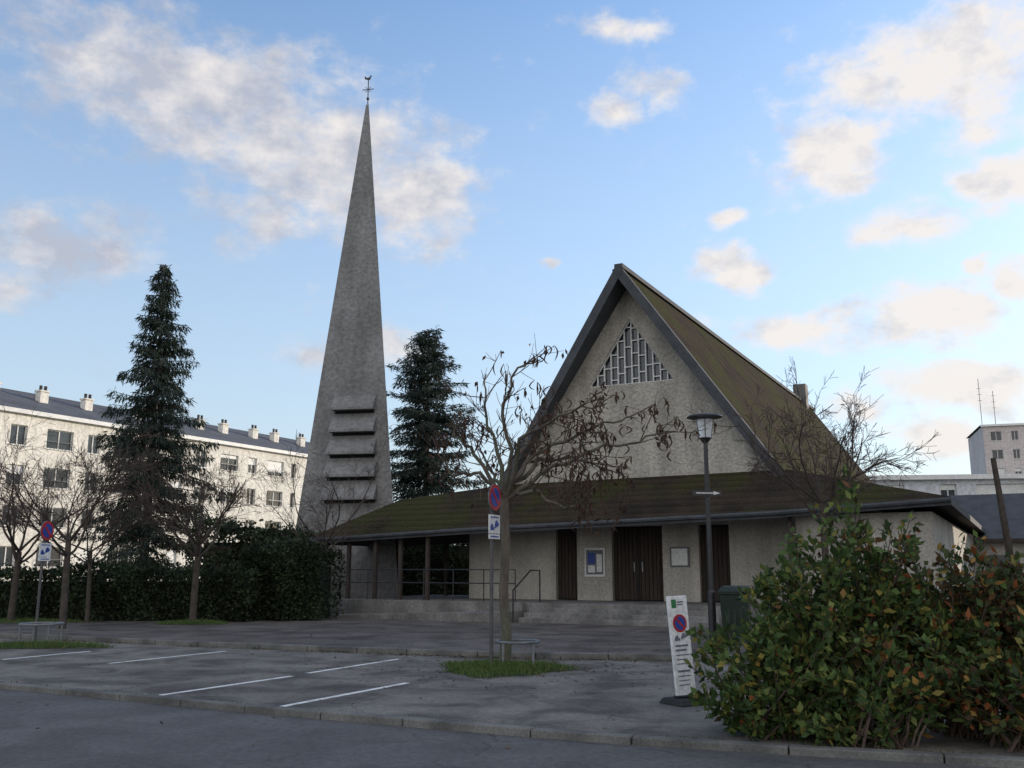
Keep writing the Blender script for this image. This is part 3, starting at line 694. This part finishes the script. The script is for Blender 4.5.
# ---------------------------------------------------------------- sky: Nishita + procedural clouds placed by azimuth / elevation (degrees)
W=bpy.data.worlds.new('World'); S.world=W; W.use_nodes=True; nt=W.node_tree; N=nt.nodes; L=nt.links
bg=N['Background']; bg.inputs['Strength'].default_value=.15
sky=N.new('ShaderNodeTexSky'); sky.sky_type='NISHITA'; sky.sun_disc=False; sky.sun_elevation=el; sky.sun_rotation=math.atan2(Sd.x,Sd.y); sky.dust_density=.6; sky.ozone_density=1.5
T=[(-19.5,26.3,13,4.8,.9),(-11.6,24.0,10,5,.9),(-5.9,22.1,5,4.6,.85),(-25,28.5,8,3.2,.65),(-15,20.5,8,2.6,.55),(-26.5,17.7,7,2.5,.75),(-29.5,15.3,4.8,2.2,.7),(-12.3,13.0,3,1.7,.6),(-6.9,13.3,2.6,1.8,.65),
(9.3,27.9,3.0,1.9,.8),(6.8,31.3,3.8,1.2,.6),(6.0,26.7,2.4,1.4,.65),(19.7,23.0,4.2,3.3,1.05),(24,27.1,7,3.2,.85),(28.5,26.8,5.5,4.4,.85),(28.6,20.5,3.6,1.5,1.05),(24.1,19.0,3.5,1.6,.9),(13.8,17.8,2.3,1.6,1.1),(13.6,20.7,1.7,1.0,.9),
(17.0,13.9,6.5,1.8,.85),(24.9,13.8,4.2,2.4,1.0),(28.9,15.2,2.0,1.4,1.0),(25.2,10.0,5.5,1.9,1.0),(25.4,7.2,5.5,1.9,.85),(20.9,8.7,2.8,1.3,.7),(2.1,18.2,1.1,.6,.85),(28.9,23.2,3,1.3,.6),(26.9,16.1,1.2,.7,.9)]
tc=N.new('ShaderNodeTexCoord'); sep=N.new('ShaderNodeSeparateXYZ'); L.new(tc.outputs['Generated'],sep.inputs[0])
def math_(op,a,b=None,cl=False):
    n=N.new('ShaderNodeMath'); n.operation=op; n.use_clamp=cl
    for i,x in enumerate((a,b)):
        if x is None: continue
        if isinstance(x,(int,float)): n.inputs[i].default_value=x
        else: L.new(x,n.inputs[i])
    return n.outputs[0]
az=math_('MULTIPLY',math_('ARCTAN2',sep.outputs[0],sep.outputs[1]),57.2958)
ev=math_('MULTIPLY',math_('ARCSINE',sep.outputs[2]),57.2958)
cb=N.new('ShaderNodeCombineXYZ'); L.new(az,cb.inputs[0]); L.new(ev,cb.inputs[1])
def vm(op,a,b):
    n=N.new('ShaderNodeVectorMath'); n.operation=op
    for i,x in enumerate((a,b)):
        if isinstance(x,tuple): n.inputs[i].default_value=x
        else: L.new(x,n.inputs[i])
    return n
def noise(sc,det,vec,rough=.55,dist=0):
    n=N.new('ShaderNodeTexNoise'); n.inputs['Scale'].default_value=sc; n.inputs['Detail'].default_value=det; n.inputs['Roughness'].default_value=rough; n.inputs['Distortion'].default_value=dist; L.new(vec,n.inputs['Vector']); return n
sc=vm('MULTIPLY',cb.outputs[0],(1,1.5,1)).outputs[0]
w1=noise(.16,4,sc); wv=vm('MULTIPLY',vm('SUBTRACT',w1.outputs['Color'],(.5,.5,.5)).outputs[0],(6,4,0)).outputs[0]
pw=vm('ADD',cb.outputs[0],wv).outputs[0]
acc=None
for a_,e_,ra,re,s_ in T:
    d=vm('MULTIPLY',vm('SUBTRACT',pw,(a_,e_,0)).outputs[0],(1/(ra*1.35),1/(re*1.35),0)).outputs[0]
    ln=N.new('ShaderNodeVectorMath'); ln.operation='LENGTH'; L.new(d,ln.inputs[0])
    r=N.new('ShaderNodeMapRange'); r.interpolation_type='SMOOTHSTEP'
    for k,v in zip(('From Min','From Max','To Min','To Max'),(0,1,s_,0)): r.inputs[k].default_value=v
    L.new(ln.outputs['Value'],r.inputs['Value'])
    acc=r.outputs[0] if acc is None else math_('MAXIMUM',acc,r.outputs[0])
f1=noise(.35,8,sc,.62); f2=noise(.12,5,sc)
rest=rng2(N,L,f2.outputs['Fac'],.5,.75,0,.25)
high=rng2(N,L,ev,36,60,0,.45); back=rng2(N,L,sep.outputs[1],.1,-.5,0,.6)  # extra unseen cloud cover overhead and behind the camera, added to raise ambient light
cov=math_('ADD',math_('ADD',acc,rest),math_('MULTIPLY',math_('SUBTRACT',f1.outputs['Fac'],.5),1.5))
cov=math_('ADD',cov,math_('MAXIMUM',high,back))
mask=N.new('ShaderNodeMapRange'); mask.interpolation_type='SMOOTHSTEP'
for k,v in zip(('From Min','From Max','To Min','To Max'),(.14,.85,0,.95)): mask.inputs[k].default_value=v
L.new(cov,mask.inputs['Value'])
f3=noise(.3,8,vm('ADD',sc,(7.3,2.1,0)).outputs[0],.6)
sh=math_('ADD',math_('MULTIPLY',f3.outputs['Fac'],1.9),math_('MULTIPLY',az,.011))
shade=rng2(N,L,sh,.55,1.2,0,1)
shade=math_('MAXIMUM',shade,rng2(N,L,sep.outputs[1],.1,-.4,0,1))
mxc=N.new('ShaderNodeMix'); mxc.data_type='RGBA'; L.new(shade,mxc.inputs[0]); mxc.inputs[6].default_value=(3.3,3.5,4.1,1); mxc.inputs[7].default_value=(6.2,5.85,5.6,1)
# unseen clouds behind the camera brightened as added fill for the facades
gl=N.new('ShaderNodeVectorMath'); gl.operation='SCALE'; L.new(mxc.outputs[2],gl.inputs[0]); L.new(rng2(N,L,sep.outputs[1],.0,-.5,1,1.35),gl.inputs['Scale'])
sm=N.new('ShaderNodeMix'); sm.data_type='RGBA'; sm.blend_type='MULTIPLY'; sm.inputs[0].default_value=1; L.new(sky.outputs[0],sm.inputs[6]); sm.inputs[7].default_value=(1.75,1.9,2.15,1)
hz=rng2(N,L,ev,0,34,.85,0)
mh=N.new('ShaderNodeMix'); mh.data_type='RGBA'; L.new(hz,mh.inputs[0]); L.new(sm.outputs[2],mh.inputs[6]); mh.inputs[7].default_value=(3.75,4.3,4.95,1)
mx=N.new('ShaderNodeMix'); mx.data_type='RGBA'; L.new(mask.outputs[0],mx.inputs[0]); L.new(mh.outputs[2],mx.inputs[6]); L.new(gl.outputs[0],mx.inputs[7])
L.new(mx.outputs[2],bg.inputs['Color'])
